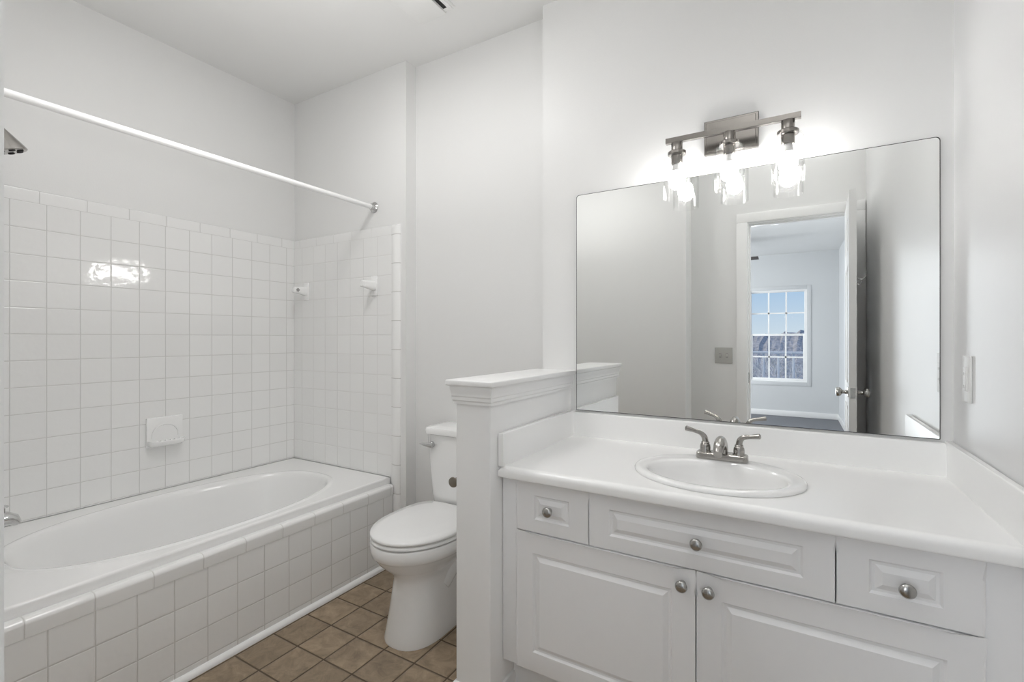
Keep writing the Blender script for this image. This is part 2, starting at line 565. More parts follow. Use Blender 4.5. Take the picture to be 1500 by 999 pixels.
for (za, zb, y0, y1, st, nm) in ((ZM - 0.015, WZ1 - 0.022, YF - 0.10, YF - 0.07, 0.012, 'upper'), (WZ0 + 0.022, ZM + 0.02, YF - 0.065, YF - 0.035, 0.03, 'lower')):
    x0, x1 = WX0 + 0.022, WX1 - 0.022
    bm = bmesh.new()
    box(bm, x0, x0 + st, y0, y1, za, zb, 0.002)
    box(bm, x1 - st, x1, y0, y1, za, zb, 0.002)
    rt = 0.012 if nm == 'upper' else 0.035
    rb = 0.03 if nm == 'upper' else 0.03
    box(bm, x0 + st, x1 - st, y0, y1, zb - rt, zb, 0.002)
    box(bm, x0 + st, x1 - st, y0, y1, za, za + rb, 0.002)
    sash = obj('sash', bm, M_TRIM, win)
    bm = bmesh.new()
    for k in (1, 2):
        xm = x0 + st + (x1 - x0 - 2 * st) * k / 3
        box(bm, xm - 0.011, xm + 0.011, y0 + 0.004, y1 - 0.004, za + rb, zb - rt)
    zm = (za + rb + zb - rt) / 2
    box(bm, x0 + st, x1 - st, y0 + 0.004, y1 - 0.004, zm - 0.011, zm + 0.011)
    obj('muntin', bm, M_TRIM, sash)
    obj('pane', bx(x0 + st, x1 - st, (y0 + y1) / 2 - 0.002, (y0 + y1) / 2 + 0.002, za + rb, zb - rt), M_PANE, sash)

# bedroom ceiling lamp and ceiling fan
bl = new_empty('ceiling_light', (-0.17, -2.17, BZ), 'small round lit ceiling light seen through the doorway in the mirror', 'ceiling light')
bm = bmesh.new(); lathe(bm, [(0.115, -0.02), (0.12, -0.012), (0.12, 0)], (-0.17, -2.17, BZ)); obj('base', bm, M_PLASTIC, bl)
bm = bmesh.new(); lathe(bm, [(0.02, -0.062), (0.06, -0.055), (0.09, -0.04), (0.108, -0.02)], (-0.17, -2.17, BZ)); obj('diffuser', bm, M_DOME, bl)

FX, FY = -0.98, -3.2
fan = new_empty('ceiling_fan', (FX, FY, BZ), 'ceiling fan whose dark blade tip shows past the door jamb in the mirror', 'ceiling fan')
bm = bmesh.new(); lathe(bm, [(0.012, -0.16), (0.012, -0.05), (0.06, -0.045), (0.07, 0)], (FX, FY, BZ)); obj('downrod', bm, M_NICKEL, fan)
bm = bmesh.new(); lathe(bm, [(0.05, -0.30), (0.10, -0.285), (0.115, -0.24), (0.11, -0.19), (0.05, -0.16)], (FX, FY, BZ)); obj('motor_housing', bm, M_NICKEL, fan)
for k in range(5):
    a = 2 * PI * k / 5 + 0.02
    bm = bmesh.new()
    box(bm, 0.10, 0.60, -0.06, 0.06, -0.006, 0.006, 0.005)
    bmesh.ops.rotate(bm, verts=bm.verts, cent=(0, 0, 0), matrix=Matrix.Rotation(math.radians(9), 3, 'X'))
    bmesh.ops.rotate(bm, verts=bm.verts, cent=(0, 0, 0), matrix=Matrix.Rotation(a, 3, 'Z'))
    bmesh.ops.translate(bm, verts=bm.verts, vec=(FX, FY, BZ - 0.262))
    obj('blade', bm, M_BROWNBLADE, fan)

# ------------------------------------------------------------------ outdoors behind the bedroom window
struct('ground', bx(-60, 60, -140, YF - 1.6, -4.2, -4.0), M_GROUND)
struct('deck_floor', bx(-3.3, 2.5, YF - 1.45, YF - 0.16, -0.25, -0.06), M_RAIL)
bm = bmesh.new()
NX = 240
def ridge(x, k):
    return 1.75 + 0.35 * math.sin(x * 0.06 + k) + 0.2 * math.sin(x * 0.31 + 2 * k) + random.uniform(-0.35, 0.35)
rows = []
for (yy, zz, amp) in ((-58, -4.0, 0), (-66, -1.5, 0.12), (-72, 0.3, 0.2), (-78, None, 1), (-84, None, 1), (-95, -4.0, 0)):
    row = []
    for i in range(NX + 1):
        x = -60 + i * 0.5
        z = ridge(x, 0.4) if zz is None else zz + random.uniform(-amp, amp)
        row.append((x, yy, z))
    rows.append(row)
loft(bm, rows, closed=False)
tag(obj('wooded_hill', bm, M_HILL, None, 0), 'distant grey wooded hill below the blue sky outside the window', 'hill', None, 'structure')

def bare_tree(name, loc, height, seed, label):
    rnd = random.Random(seed)
    bm = bmesh.new()
    def seg(a, b, ra, rb):
        sweep(bm, [a, b], [ra, rb], n=5, caps=False)
    def grow(p, d, ln, r, lev):
        q = p + d * ln
        seg(p, q, r, r * 0.72)
        if lev == 0: return
        for _ in range(3 if lev > 1 else 4):
            nd = (d + Vector((rnd.uniform(-1, 1), rnd.uniform(-1, 1), rnd.uniform(-0.35, 0.6))) * 0.75).normalized()
            grow(p + d * ln * rnd.uniform(0.55, 1.0), nd, ln * rnd.uniform(0.62, 0.8), r * 0.6, lev - 1)
    grow(Vector(loc), Vector((rnd.uniform(-.05, .05), 0, 1)), height * 0.34, height * 0.018, 5)
    tag(obj(name, bm, M_BARK, None, 60, origin=loc), label, 'tree', 'bare trees outside the window')
TREE = 'bare leafless tree outside the bedroom window seen in the mirror'
for i, (x, y, h) in enumerate(((-1.3, -13.5, 4.9), (0.35, -17.5, 5.2), (2.0, -22, 5.6), (-0.9, -24, 5.7), (-3.3, -20, 5.5))):
    bare_tree('bare_tree', (x, y, -4.0), h, 31 + i, TREE)

rl = new_empty('deck_railing', (-0.3, YF - 1.35, -0.06), 'pale railing with upright balusters outside the lower window panes', 'railing')
obj('top_rail', bx(-2.2, 1.8, YF - 1.39, YF - 1.31, 0.925, 0.965, 0.006), M_RAIL, rl)
obj('bottom_rail', bx(-2.2, 1.8, YF - 1.37, YF - 1.33, 0.04, 0.08, 0.004), M_RAIL, rl)
for k in range(17):
    x = -2.1 + k * 0.235
    obj('baluster', bx(x - 0.018, x + 0.018, YF - 1.368, YF - 1.332, 0.08, 0.925, 0.003), M_RAIL, rl)
for x in (-2.2, 1.8):
    obj('post', bx(x - 0.045, x + 0.045, YF - 1.395, YF - 1.305, -0.06, 1.0, 0.005), M_RAIL, rl)

# ------------------------------------------------------------------ door leaf, open against the right wall
DW, DTH = 0.605, 0.035
door = new_empty('door_1', (DR - 0.002, -0.062, 0.008), None, None, kind='structure')
def place_door(bm):
    # built with the hinge at the origin, leaf along +Y, thickness towards -X
    bmesh.ops.rotate(bm, verts=bm.verts, cent=(0, 0, 0), matrix=Matrix.Rotation(math.radians(2.6), 3, 'Z'))
    bmesh.ops.translate(bm, verts=bm.verts, vec=ORG[door])
    return bm
DH = 2.022
bm = bmesh.new()
ys = [0, 0.105, 0.265, 0.340, 0.500, DW]
zs = [0, 0.23, 0.80, 0.93, 1.62, 1.71, 1.90, DH]
for side, xx in ((0, -DTH), (1, 0.0)):
    g = [[bm.verts.new((xx, y, z)) for y in ys] for z in zs]
    cells = []
    for j in range(len(zs) - 1):
        for i in range(len(ys) - 1):
            q = (g[j][i], g[j][i + 1], g[j + 1][i + 1], g[j + 1][i])
            f = bm.faces.new(q if side == 1 else q[::-1])
            if i in (1, 3) and j in (1, 3, 5): cells.append(f)
    sgn = 1 if side == 1 else -1
    bm.normal_update()
    for f in cells:
        for th, dp in ((0.008, -0.007), (0.012, 0.0), (0.02, 0.005)):
            bmesh.ops.inset_region(bm, faces=[f], thickness=th, depth=0)
            for v in f.verts: v.co.x += sgn * dp
bmesh.ops.bridge_loops(bm, edges=[e for e in bm.edges if e.is_boundary])
obj('door_leaf', place_door(bm), M_TRIM, door)
for sx, nm in ((-1, 'door_knob'), (1, 'door_knob')):
    bm = bmesh.new()
    x0 = -DTH if sx < 0 else 0
    c = (x0, DW - 0.062, 0.892)
    lathe(bm, [(0.030, 0), (0.030, 0.004), (0.013, 0.009), (0.010, 0.02), (0.012, 0.03), (0.024, 0.038), (0.027, 0.048), (0.024, 0.058), (0.010, 0.062)], c, (sx, 0, 0), 24)
    obj(nm, place_door(bm), M_NICKELD, door)
obj('latch_plate', place_door(bx(-0.029, -0.006, DW - 0.001, DW + 0.0015, 0.865, 0.92)), M_NICKELD, door)
bm = bmesh.new()
box(bm, 0.0, 0.004, 0.455, 0.475, 1.50, 1.56, 0.001)
sweep(bm, spline([(0.004, 0.465, 1.545), (0.03, 0.465, 1.535), (0.045, 0.465, 1.55), (0.05, 0.465, 1.575)], 5), 0.004, 8)
sweep(bm, spline([(0.004, 0.465, 1.515), (0.02, 0.465, 1.505), (0.028, 0.465, 1.52)], 5), 0.004, 8)
obj('robe_hook', place_door(bm), M_CHROME, door)
for z in (0.25, 1.0, 1.78):
    bm = bmesh.new()
    lathe(bm, [(0.006, 0), (0.006, 0.09)], (0.006, -0.004, z), 'Z', 10)
    obj('hinge', place_door(bm), M_NICKELD, door)

# ------------------------------------------------------------------ tile surround
ts = new_empty('wall_tiling', (XL, 1.1, 0.44), 'glazed white square tiles on the long wall above the bathtub, behind the soap dish', 'tiles')
te = new_empty('wall_tiling', (-2.3, YE, 0.44), 'glazed white square tiles on the short wall at the tub end, with two bar brackets', 'tiles')
TT = 0.008
obj('side_tiles', bx(XL, XL + TT, WET, YE - TT, 0.455, FIELD_TOP), M_TILE_L, ts, 30)
obj('end_tiles', bx(XL + TT + 0.001, -1.866, YE - TT, YE, 0.455, FIELD_TOP), M_TILE_E, te, 30)
topb = lambda e: all(v.co.z > TRIM_TOP - 0.001 for v in e.verts)
obj('top_trim', bx(XL, XL + TT + 0.001, WET, YE - TT - 0.001, FIELD_TOP, TRIM_TOP, 0.006, 3, topb), M_TRIM_L, ts, 30)
obj('top_trim', bx(XL + TT + 0.0015, -1.866, YE - TT - 0.001, YE, FIELD_TOP, TRIM_TOP, 0.006, 3, topb), M_TRIM_E, te, 30)
bm = bmesh.new()
prof = []
for k in range(9):
    a = PI / 2 * k / 8
    prof.append((-1.832 + 0.026 * math.sin(a), YE - 0.018 * math.cos(a)))
prof = [(-1.866, YE), (-1.866, YE - 0.009), (-1.855, YE - 0.012), (-1.845, YE - 0.017)] + prof
zs_ = [0.02, TRIM_TOP - 0.02, TRIM_TOP - 0.006, TRIM_TOP]
rings = []
for z, sh in zip(zs_, (0, 0, 0.25, 0.7)):
    rings.append([(x, y + (YE - y) * sh, z) for x, y in prof])
loft(bm, rings, True, True)
obj('corner_trim', bm, M_TRIM_V, te, 35)

# ------------------------------------------------------------------ bathtub and its tiled apron
TX0, TX1, TY0, TY1, TZ = XL + TT, -1.877, WET, YE - TT, 0.454
CX, CY, TA, TB = -2.262, 1.110, 0.320, 0.600


def rect_oval(x0, x1, y0, y1, cx, cy, a, b, n=120):
    """angles that include the rectangle's corners"""
    angs = [2 * PI * i / n for i in range(n)]
    cor = [math.atan2(y - cy, x - cx) % (2 * PI) for x, y in ((x0, y0), (x1, y0), (x1, y1), (x0, y1))]
    angs = sorted([t for t in angs if min(abs(t - c) for c in cor) > 0.012] + cor)
    return angs


def ring_rect(angs, x0, x1, y0, y1, cx, cy, z):
    out = []
    for t in angs:
        c, s = math.cos(t), math.sin(t)
        k = 1e9
        if c > 1e-9: k = min(k, (x1 - cx) / c)
        if c < -1e-9: k = min(k, (x0 - cx) / c)
        if s > 1e-9: k = min(k, (y1 - cy) / s)
        if s < -1e-9: k = min(k, (y0 - cy) / s)
        out.append((cx + c * k, cy + s * k, z))
    return out


def ring_oval(angs, cx, cy, a, b, z, ex=2.3):
    out = []
    for t in angs:
        c, s = math.cos(t), math.sin(t)
        r = (abs(c / a) ** ex + abs(s / b) ** ex) ** (-1 / ex)
        out.append((cx + c * r, cy + s * r, z))
    return out


tub = new_empty('bathtub', (CX, CY, 0), 'long white built-in bathtub with an oval basin in the tiled corner', 'bathtub')
angs = rect_oval(TX0, TX1, TY0, TY1, CX, CY, TA, TB)
R = []
R.append(ring_rect(angs, TX0, TX1, TY0, TY1, CX, CY, TZ - 0.034))
R.append(ring_rect(angs, TX0, TX1, TY0, TY1, CX, CY, TZ - 0.008))
R.append(ring_rect(angs, TX0 + 0.001, TX1 - 0.002, TY0 + .001, TY1 - .001, CX, CY, TZ - 0.003))
R.append(ring_rect(angs, TX0 + 0.004, TX1 - 0.007, TY0 + .004, TY1 - .004, CX, CY, TZ))
R.append(ring_rect(angs, TX0 + 0.012, TX1 - 0.014, TY0 + .012, TY1 - .012, CX, CY, TZ))
for da, z in ((0.042, 0.0), (0.034, 0.0), (0.029, 0.0), (0.024, 0.003), (0.014, 0.004), (0.006, 0.002), (0.0, -0.004), (-0.006, -0.014), (-0.012, -0.03),
              (-0.022, -0.07), (-0.036, -0.14), (-0.052, -0.22), (-0.068, -0.28), (-0.09, -0.315), (-0.12, -0.335), (-0.18, -0.342), (-0.28, -0.345)):
    k = 1.0 if da > -0.02 else 1.0 + min(1.0, (-da - 0.02) * 14)
    R.append(ring_oval(angs, CX, CY, TA + da, TB + da * k, TZ + z, 2.35))
bm = bmesh.new()
loft(bm, R, False, True)
# deck flange line along the room side
obj('tub_shell', bm, M_TUB, tub, 50)
bm = bmesh.new(); lathe(bm, [(0.034, 0), (0.034, 0.004), (0.028, 0.007), (0.01, 0.008)], (CX, CY - 0.34, TZ - 0.3445), 'Z', 24); obj('drain', bm, M_CHROME, tub)

ap = new_empty('tub_apron', (XA, 1.0, 0), 'white square-tiled front of the bathtub with a rounded tile ledge', 'tub apron')
obj('apron_tiles', bx(XA - 0.031, XA, WET, YE - 0.02, 0, 0.367), M_TILE_A, ap, 30)
bm = bmesh.new()
pr = [(XA - 0.031, 0.367), (XA + 0.002, 0.367)]
for k in range(9):
    a = PI / 2 * k / 8
    pr.append((XA - 0.014 + 0.018 * math.cos(a), 0.404 + 0.016 * math.sin(a)))
pr += [(XA - 0.031, 0.4202)]
loft(bm, [[(x, WET, z) for x, z in pr], [(x, YE - 0.02, z) for x, z in pr]], True, True)
obj('ledge_tiles', bm, M_TRIM_A, ap, 35)
bm = bmesh.new()
pr = [(XA, 0), (XA + 0.018, 0), (XA + 0.0175, 0.007), (XA + 0.013, 0.015), (XA + 0.006, 0.02), (XA, 0.021)]
loft(bm, [[(x, WET, z) for x, z in pr], [(x, YE - 0.02, z) for x, z in pr]], True, True)
obj('quarter_round', bm, M_TRIM, ap, 35)

# tub spout and shower head on the shower wall
sp = new_empty('tub_spout', (CX - 0.02, WET, 0.60), 'chrome tub spout with a small lift knob at the head of the bathtub', 'tub spout')
bm = bmesh.new()
SXP = CX - 0.02
pts = [(SXP, WET, 0.60), (SXP, WET + 0.05, 0.60), (SXP, WET + 0.11, 0.60), (SXP, WET + 0.145, 0.597), (SXP, WET + 0.163, 0.588), (SXP, WET + 0.172, 0.575)]
sweep(bm, pts, None, 20, flat=[(0.03, 0.03), (0.029, 0.029), (0.027, 0.026), (0.025, 0.023), (0.023, 0.019), (0.02, 0.012)])
obj('spout_body', bm, M_CHROME, sp)
bm = bmesh.new(); lathe(bm, [(0.004, 0), (0.004, 0.016), (0.011, 0.018), (0.012, 0.022), (0.008, 0.025)], (SXP, WET + 0.14, 0.617), 'Z', 16); obj('lift_knob', bm, M_CHROME, sp)

sh = new_empty('shower_fixture', (CX, WET, 1.980), 'chrome cone shower head with black nozzles high beside the curtain rod', 'shower head')
bm = bmesh.new()
lathe(bm, [(0.03, 0), (0.028, 0.005), (0.012, 0.01)], (CX, WET, 1.980), 'Y', 20)
sweep(bm, spline([(CX, WET, 1.980), (CX, WET + 0.06, 1.975), (CX, WET + 0.100, 1.936), (CX, WET + 0.116, 1.910)], 6), 0.0085, 12)
obj('shower_arm', bm, M_CHROME, sh)
hd = Vector((0.0, 0.36, -0.93)).normalized()
hc = Vector((CX, WET + 0.116, 1.910))
bm = bmesh.new()
lathe(bm, [(0.012, -0.008), (0.015, 0.0), (0.016, 0.012), (0.020, 0.02), (0.046, 0.075), (0.049, 0.084), (0.046, 0.087)], hc, hd, 32)
hb = obj('spray_head', bm, M_NICKEL, sh)
q = Vector((0, 0, 1)).rotation_difference(hd)
for k in range(7):
    a = 2 * PI * k / 7
    bm = bmesh.new()
    lathe(bm, [(0.0085, 0.084), (0.0085, 0.0895), (0.005, 0.0905)], hc + q @ Vector((0.031 * math.cos(a), 0.031 * math.sin(a), 0)), hd, 10)
    obj('nozzle', bm, M_NOZZLE, hb)

# shower rod
ZR, XRD = 1.931, -2.005
rod = new_empty('shower_rod', (XRD, 1.1, ZR), 'white shower curtain rod spanning the wall above the bathtub', 'shower rod')
bm = bmesh.new(); lathe(bm, [(0.0125, 0.0), (0.0125, YE - WET - 0.001)], (XRD, WET, ZR), 'Y', 24); obj('rod', bm, M_TRIM, rod)
for y, s in ((YE, -1), (WET, 1)):
    bm = bmesh.new()
    lathe(bm, [(0.030, 0), (0.030, 0.004), (0.024, 0.010), (0.017, 0.013), (0.017, 0.024), (0.0135, 0.026)], (XRD, y, ZR), (0, s, 0), 28)
    obj('flange', bm, M_CHROME, rod)

# soap dish on the side wall
SY0, SY1, SZ0, SZ1 = 1.085, 1.243, 0.668, 0.815
XW = XL + TT
sd = new_empty('soap_dish', (XW, (SY0 + SY1) / 2, SZ0), 'white ceramic soap dish set in the tiled wall above the tub', 'soap dish')
bm = bmesh.new()
box(bm, XW, XW + 0.014, SY0, SY1, SZ0, SZ1, 0.004)
obj('back_plate', bm, M_PORC, sd, 35)
# arched ridge of the niche
bm = bmesh.new()
arc = []
yc = (SY0 + SY1) / 2
for k in range(17):
    a = PI * k / 16
    arc.append((XW + 0.014, yc - 0.058 * math.cos(a), SZ0 + 0.045 + 0.065 * math.sin(a) ** 0.8))
sweep(bm, arc, 0.0032, 8)
obj('arch_ridge', bm, M_PORC, sd, 60)
bm = bmesh.new()
def tray_ring(d, z, half, ex=4):
    out = []
    for k in range(25):
        a = PI * k / 24
        c, s = math.cos(a), math.sin(a)
        out.append((XW + 0.012 + d * abs(s) ** (2 / ex), yc - half * (1 if c > 0 else -1) * abs(c) ** (2 / ex), z))
    return out
loft(bm, [tray_ring(0.030, SZ0 + 0.006, 0.070), tray_ring(0.046, SZ0 + 0.016, 0.077), tray_ring(0.052, SZ0 + 0.032, 0.079), tray_ring(0.050, SZ0 + 0.036, 0.078),
          tray_ring(0.044, SZ0 + 0.035, 0.072), tray_ring(0.040, SZ0 + 0.024, 0.068), tray_ring(0.010, SZ0 + 0.022, 0.06)], True, True, True)
tray = obj('tray', bm, M_PORC, sd, 50)
for k in range(6):
    y = yc - 0.05 + k * 0.02
    bm = bmesh.new()
    sweep(bm, [(XW + 0.02, y, SZ0 + 0.024), (XW + 0.05, y, SZ0 + 0.036)], 0.0035, 8)
    obj('rib', bm, M_PORC, tray, 60)

# towel bar brackets on the end wall (the bar itself is missing)
def towel_bracket(x, z, label, inward):
    y = YE - TT
    r = new_empty('towel_bar_bracket', (x, y, z), label, 'towel bar bracket')
    obj('wall_plate', bx(x - 0.024, x + 0.024, y - 0.010, y, z - 0.054, z + 0.054, 0.004), M_PORC, r, 35)
    bm = bmesh.new()
    secs = ((0.010, 0.021, 0.028, 0.000), (0.030, 0.020, 0.025, 0.002), (0.060, 0.018, 0.021, 0.003), (0.088, 0.017, 0.018, 0.004), (0.094, 0.012, 0.013, 0.004))
    rings = []
    for d, hx, hz, dz in secs:
        ring = []
        for k in range(24):
            a = 2 * PI * k / 24
            c, s = math.cos(a), math.sin(a)
            ring.append((x + hx * (1 if c > 0 else -1) * abs(c) ** 0.5, y - d, z + dz + hz * (1 if s > 0 else -1) * abs(s) ** 0.5))
        rings.append(ring)
    loft(bm, rings, True, True)
    obj('post', bm, M_PORC, r, 35)
    # square socket for the missing bar
    bm = bmesh.new()
    xs = x + inward * 0.0183
    lathe(bm, [(0.0125, 0), (0.0135, 0.0015), (0.012, 0.002)], (xs, y - 0.075, z + 0.003), (inward, 0, 0), 4, True, True)
    obj('socket', bm, M_CABIN, r, 20)
towel_bracket(-2.577, 1.492, 'white ceramic towel bar bracket close to the tub corner, its dark socket showing', 1)
towel_bracket(-1.992, 1.495, 'white ceramic towel bar bracket nearer the toilet, tapering to a blunt tip', -1)

# ------------------------------------------------------------------ exhaust fan on the ceiling
ef = new_empty('exhaust_fan', (-1.40, 1.56, ZC), 'square white exhaust fan cover with a dark slot on the ceiling', 'exhaust fan')
bm = bmesh.new()
box(bm, -1.502, -1.292, 1.425, 1.692, ZC - 0.006, ZC, 0.002)
obj('frame', bm, M_PLASTIC, ef, 35)
obj('lens_panel', bx(-1.498, -1.345, 1.43, 1.698, ZC - 0.014, ZC - 0.005, 0.003), M_PLASTIC, ef, 35)
obj('slot', bx(-1.341, -1.322, 1.45, 1.672, ZC - 0.0085, ZC - 0.005), M_DARK, ef, 35)
obj('side_rail', bx(-1.318, -1.300, 1.43, 1.688, ZC - 0.014, ZC - 0.005, 0.003), M_PLASTIC, ef, 35)

# made-up housing (above the frame) around the added ceiling fill light
cl = new_empty('ceiling_light', (-1.38, 1.0, ZC), 'added square housing, out of view, for the bathroom ceiling fill light', 'ceiling light')
bm = bmesh.new()
box(bm, -1.58, -1.18, 0.80, 1.20, ZC - 0.03, ZC, 0.004)
obj('housing', bm, M_PLASTIC, cl, 35)

# ------------------------------------------------------------------ half wall between toilet and vanity
HX0, HX1, HY0, HZ = -0.956, -0.821, 1.257, 1.069
hw = new_empty('half_wall', ((HX0 + HX1) / 2, 1.57, 0), 'white half wall with a moulded cap between the toilet and vanity', 'half wall')
obj('wall_body', bx(HX0, HX1, HY0, YM, 0, HZ - 0.02, 0.006, 3, lambda e: all(abs(v.co.y - HY0) < 1e-5 for v in e.verts) and abs(e.verts[0].co.z - e.verts[1].co.z) > .5), M_TRIM, hw, 35)
def around(prof):
    """profile (out, z) swept round three sides of the half wall"""
    bm = bmesh.new()
    rings = []
    for o, z in prof:
        rings.append([(HX0 - o, YM, z), (HX0 - o, HY0 - o, z), (HX1 + o, HY0 - o, z), (HX1 + o, YM, z)])
    loft(bm, rings, False, False, False)
    return bm
crown = around([(0.0, HZ - 0.078), (0.006, HZ - 0.078), (0.006, HZ - 0.070), (0.009, HZ - 0.066), (0.009, HZ - 0.056), (0.011, HZ - 0.052), (0.011, HZ - 0.044),
                (0.0135, HZ - 0.036), (0.0145, HZ - 0.028), (0.0155, HZ - 0.024), (0.0155, HZ - 0.019), (0.0, HZ - 0.019)])
obj('crown_moulding', crown, M_TRIM, hw, 25)
obj('cap_board', bx(HX0 - 0.028, HX1 + 0.022, HY0 - 0.022, YM, HZ - 0.019, HZ, 0.004, 3), M_TRIM, hw, 35)
obj('baseboard', around([(0.0, 0), (0.011, 0), (0.011, 0.066), (0.007, 0.074), (0.0, 0.078)]), M_TRIM, hw, 30)

# toilet paper holder on the toilet side of the half wall
tp = new_empty('toilet_paper_holder', (HX0, 1.60, 0.67), 'tarnished metal toilet paper holder on the half wall beside the tank', 'toilet paper holder')
bm = bmesh.new(); lathe(bm, [(0.024, 0), (0.024, 0.006), (0.016, 0.010)], (HX0, 1.60, 0.67), (-1, 0, 0), 24); obj('rosette', bm, M_BRONZE, tp)
bm = bmesh.new()
sweep(bm, spline([(HX0 - 0.005, 1.60, 0.67), (HX0 - 0.07, 1.60, 0.67), (HX0 - 0.120, 1.585, 0.67), (HX0 - 0.129, 1.55, 0.67), (HX0 - 0.129, 1.42, 0.67)], 6), 0.0125, 16)
obj('arm', bm, M_BRONZE, tp)
bm = bmesh.new(); lathe(bm, [(0.0125, 0), (0.0145, 0.008), (0.018, 0.011), (0.0195, 0.015), (0.018, 0.019), (0.010, 0.021)], (HX0 - 0.129, 1.425, 0.67), (0, -1, 0), 24); obj('end_cap', bm, M_BRONZE, tp)

# ------------------------------------------------------------------ toilet
TCX = -1.335
toi = new_empty('toilet', (TCX, 1.60, 0), 'white two-piece toilet with closed lid between the tub and half wall', 'toilet')


def egg(hw_, yf, yc, yb, z, n=48, exf=2.0, exb=3.0):
    out = []
    for i in range(n):
        a = 2 * PI * i / n
        c, s = math.cos(a), math.sin(a)
        ex = exf if s < 0 else exb
        ln = (yc - yf) if s < 0 else (yb - yc)
        x = hw_ * (1 if c > 0 else -1) * abs(c) ** (2 / ex)
        y = yc + ln * (1 if s > 0 else -1) * abs(s) ** (2 / ex)
        out.append((TCX + x, y, z))
    return out


bm = bmesh.new()
loft(bm, [egg(0.119, 1.358, 1.53, 1.80, 0.0, exf=2.4), egg(0.120, 1.357, 1.53, 1.80, 0.012, exf=2.4), egg(0.114, 1.364, 1.53, 1.80, 0.04, exf=2.4), egg(0.105, 1.378, 1.53, 1.80, 0.12, exf=2.3),
          egg(0.098, 1.390, 1.53, 1.80, 0.20, exf=2.2), egg(0.097, 1.395, 1.53, 1.80, 0.235, exf=2.1), egg(0.104, 1.388, 1.53, 1.80, 0.262), egg(0.130, 1.355, 1.53, 1.80, 0.29),
          egg(0.156, 1.325, 1.53, 1.79, 0.318), egg(0.173, 1.307, 1.53, 1.78, 0.342), egg(0.178, 1.302, 1.53, 1.775, 0.350), egg(0.183, 1.297, 1.53, 1.775, 0.354), egg(0.186, 1.294, 1.53, 1.775, 0.372),
          egg(0.187, 1.293, 1.53, 1.775, 0.396), egg(0.184, 1.296, 1.53, 1.773, 0.402), egg(0.165, 1.315, 1.53, 1.75, 0.4045)], True, True)
obj('bowl', bm, M_PORC, toi, 50)
# trapway bulges and tank shelf behind the pedestal
bm = bmesh.new()
sweep(bm, spline([(TCX, 1.56, 0.18), (TCX, 1.66, 0.26), (TCX, 1.75, 0.28), (TCX, 1.82, 0.20), (TCX, 1.86, 0.08), (TCX, 1.86, 0.0)], 6), None, 20,
      flat=[(a, b) for a, b in zip(lerp_list([0.105, 0.118, 0.118, 0.112, 0.11, 0.115], 6), lerp_list([0.07, 0.065, 0.06, 0.055, 0.05, 0.05], 6))])
obj('trapway', bm, M_PORC, toi, 50)
bm = bmesh.new()
box(bm, TCX - 0.155, TCX + 0.155, 1.72, 1.945, 0.36, 0.403, 0.018, 4)
obj('tank_shelf', bm, M_PORC, toi, 40)


def rrect(hx, y0, y1, z, r, n=6):
    out = []
    for (cx, cy, a0) in ((TCX + hx - r, y1 - r, 0), (TCX - hx + r, y1 - r, PI / 2), (TCX - hx + r, y0 + r, PI), (TCX + hx - r, y0 + r, 1.5 * PI)):
        for k in range(n + 1):
            a = a0 + PI / 2 * k / n
            out.append((cx + r * math.cos(a), cy + r * math.sin(a), z))
    return out


bm = bmesh.new()
loft(bm, [rrect(0.150, 1.785, 1.94, 0.404, 0.04), rrect(0.163, 1.772, 1.945, 0.415, 0.04), rrect(0.170, 1.768, 1.95, 0.46, 0.04), rrect(0.186, 1.762, 1.952, 0.66, 0.038), rrect(0.190, 1.760, 1.953, 0.745, 0.036)], True, True)
obj('tank', bm, M_PORC, toi, 50)
bm = bmesh.new()
loft(bm, [rrect(0.190, 1.760, 1.953, 0.7465, 0.036), rrect(0.197, 1.750, 1.956, 0.749, 0.04), rrect(0.199, 1.748, 1.957, 0.768, 0.04), rrect(0.195, 1.753, 1.953, 0.777, 0.04), rrect(0.16, 1.79, 1.92, 0.782, 0.04)], True, True)
obj('tank_lid', bm, M_PORC, toi, 50)
bm = bmesh.new()
loft(bm, [egg(0.180, 1.300, 1.53, 1.735, 0.4065), egg(0.186, 1.294, 1.53, 1.738, 0.409), egg(0.186, 1.294, 1.53, 1.738, 0.416), egg(0.182, 1.298, 1.53, 1.736, 0.420)], True, True)
obj('seat', bm, M_SEAT, toi, 50)
bm = bmesh.new()
loft(bm, [egg(0.178, 1.303, 1.53, 1.75, 0.4225, exb=4.5), egg(0.185, 1.295, 1.53, 1.753, 0.425, exb=4.5), egg(0.187, 1.293, 1.53, 1.754, 0.431, exb=4.5), egg(0.183, 1.297, 1.53, 1.752, 0.4375, exb=4.5), egg(0.15, 1.335, 1.53, 1.72, 0.443), egg(0.08, 1.43, 1.54, 1.65, 0.4455)], True, True)
lid = obj('lid', bm, M_SEAT, toi, 60)
for s in (-1, 1):
    bm = bmesh.new()
    box(bm, TCX + s * 0.075 - 0.02, TCX + s * 0.075 + 0.02, 1.735, 1.765, 0.404, 0.434, 0.006, 3)
    obj('hinge', bm, M_SEAT, lid, 40)
    bm = bmesh.new(); lathe(bm, [(0.016, 0), (0.016, 0.008), (0.010, 0.016), (0.003, 0.018)], (TCX + s * 0.125, 1.70, 0.0), 'Z', 16)
    obj('bolt_cap', bm, M_PLASTIC, toi, 40)
bm = bmesh.new()
lathe(bm, [(0.015, 0), (0.014, 0.010), (0.009, 0.014)], (TCX - 0.142, 1.759, 0.700), (0, -1, 0), 18)
sweep(bm, [(TCX - 0.128, 1.742, 0.699), (TCX - 0.15, 1.740, 0.700), (TCX - 0.18, 1.738, 0.702), (TCX - 0.204, 1.738, 0.703)], None, 12, flat=[(0.006, 0.013), (0.007, 0.012), (0.006, 0.009), (0.003, 0.003)])
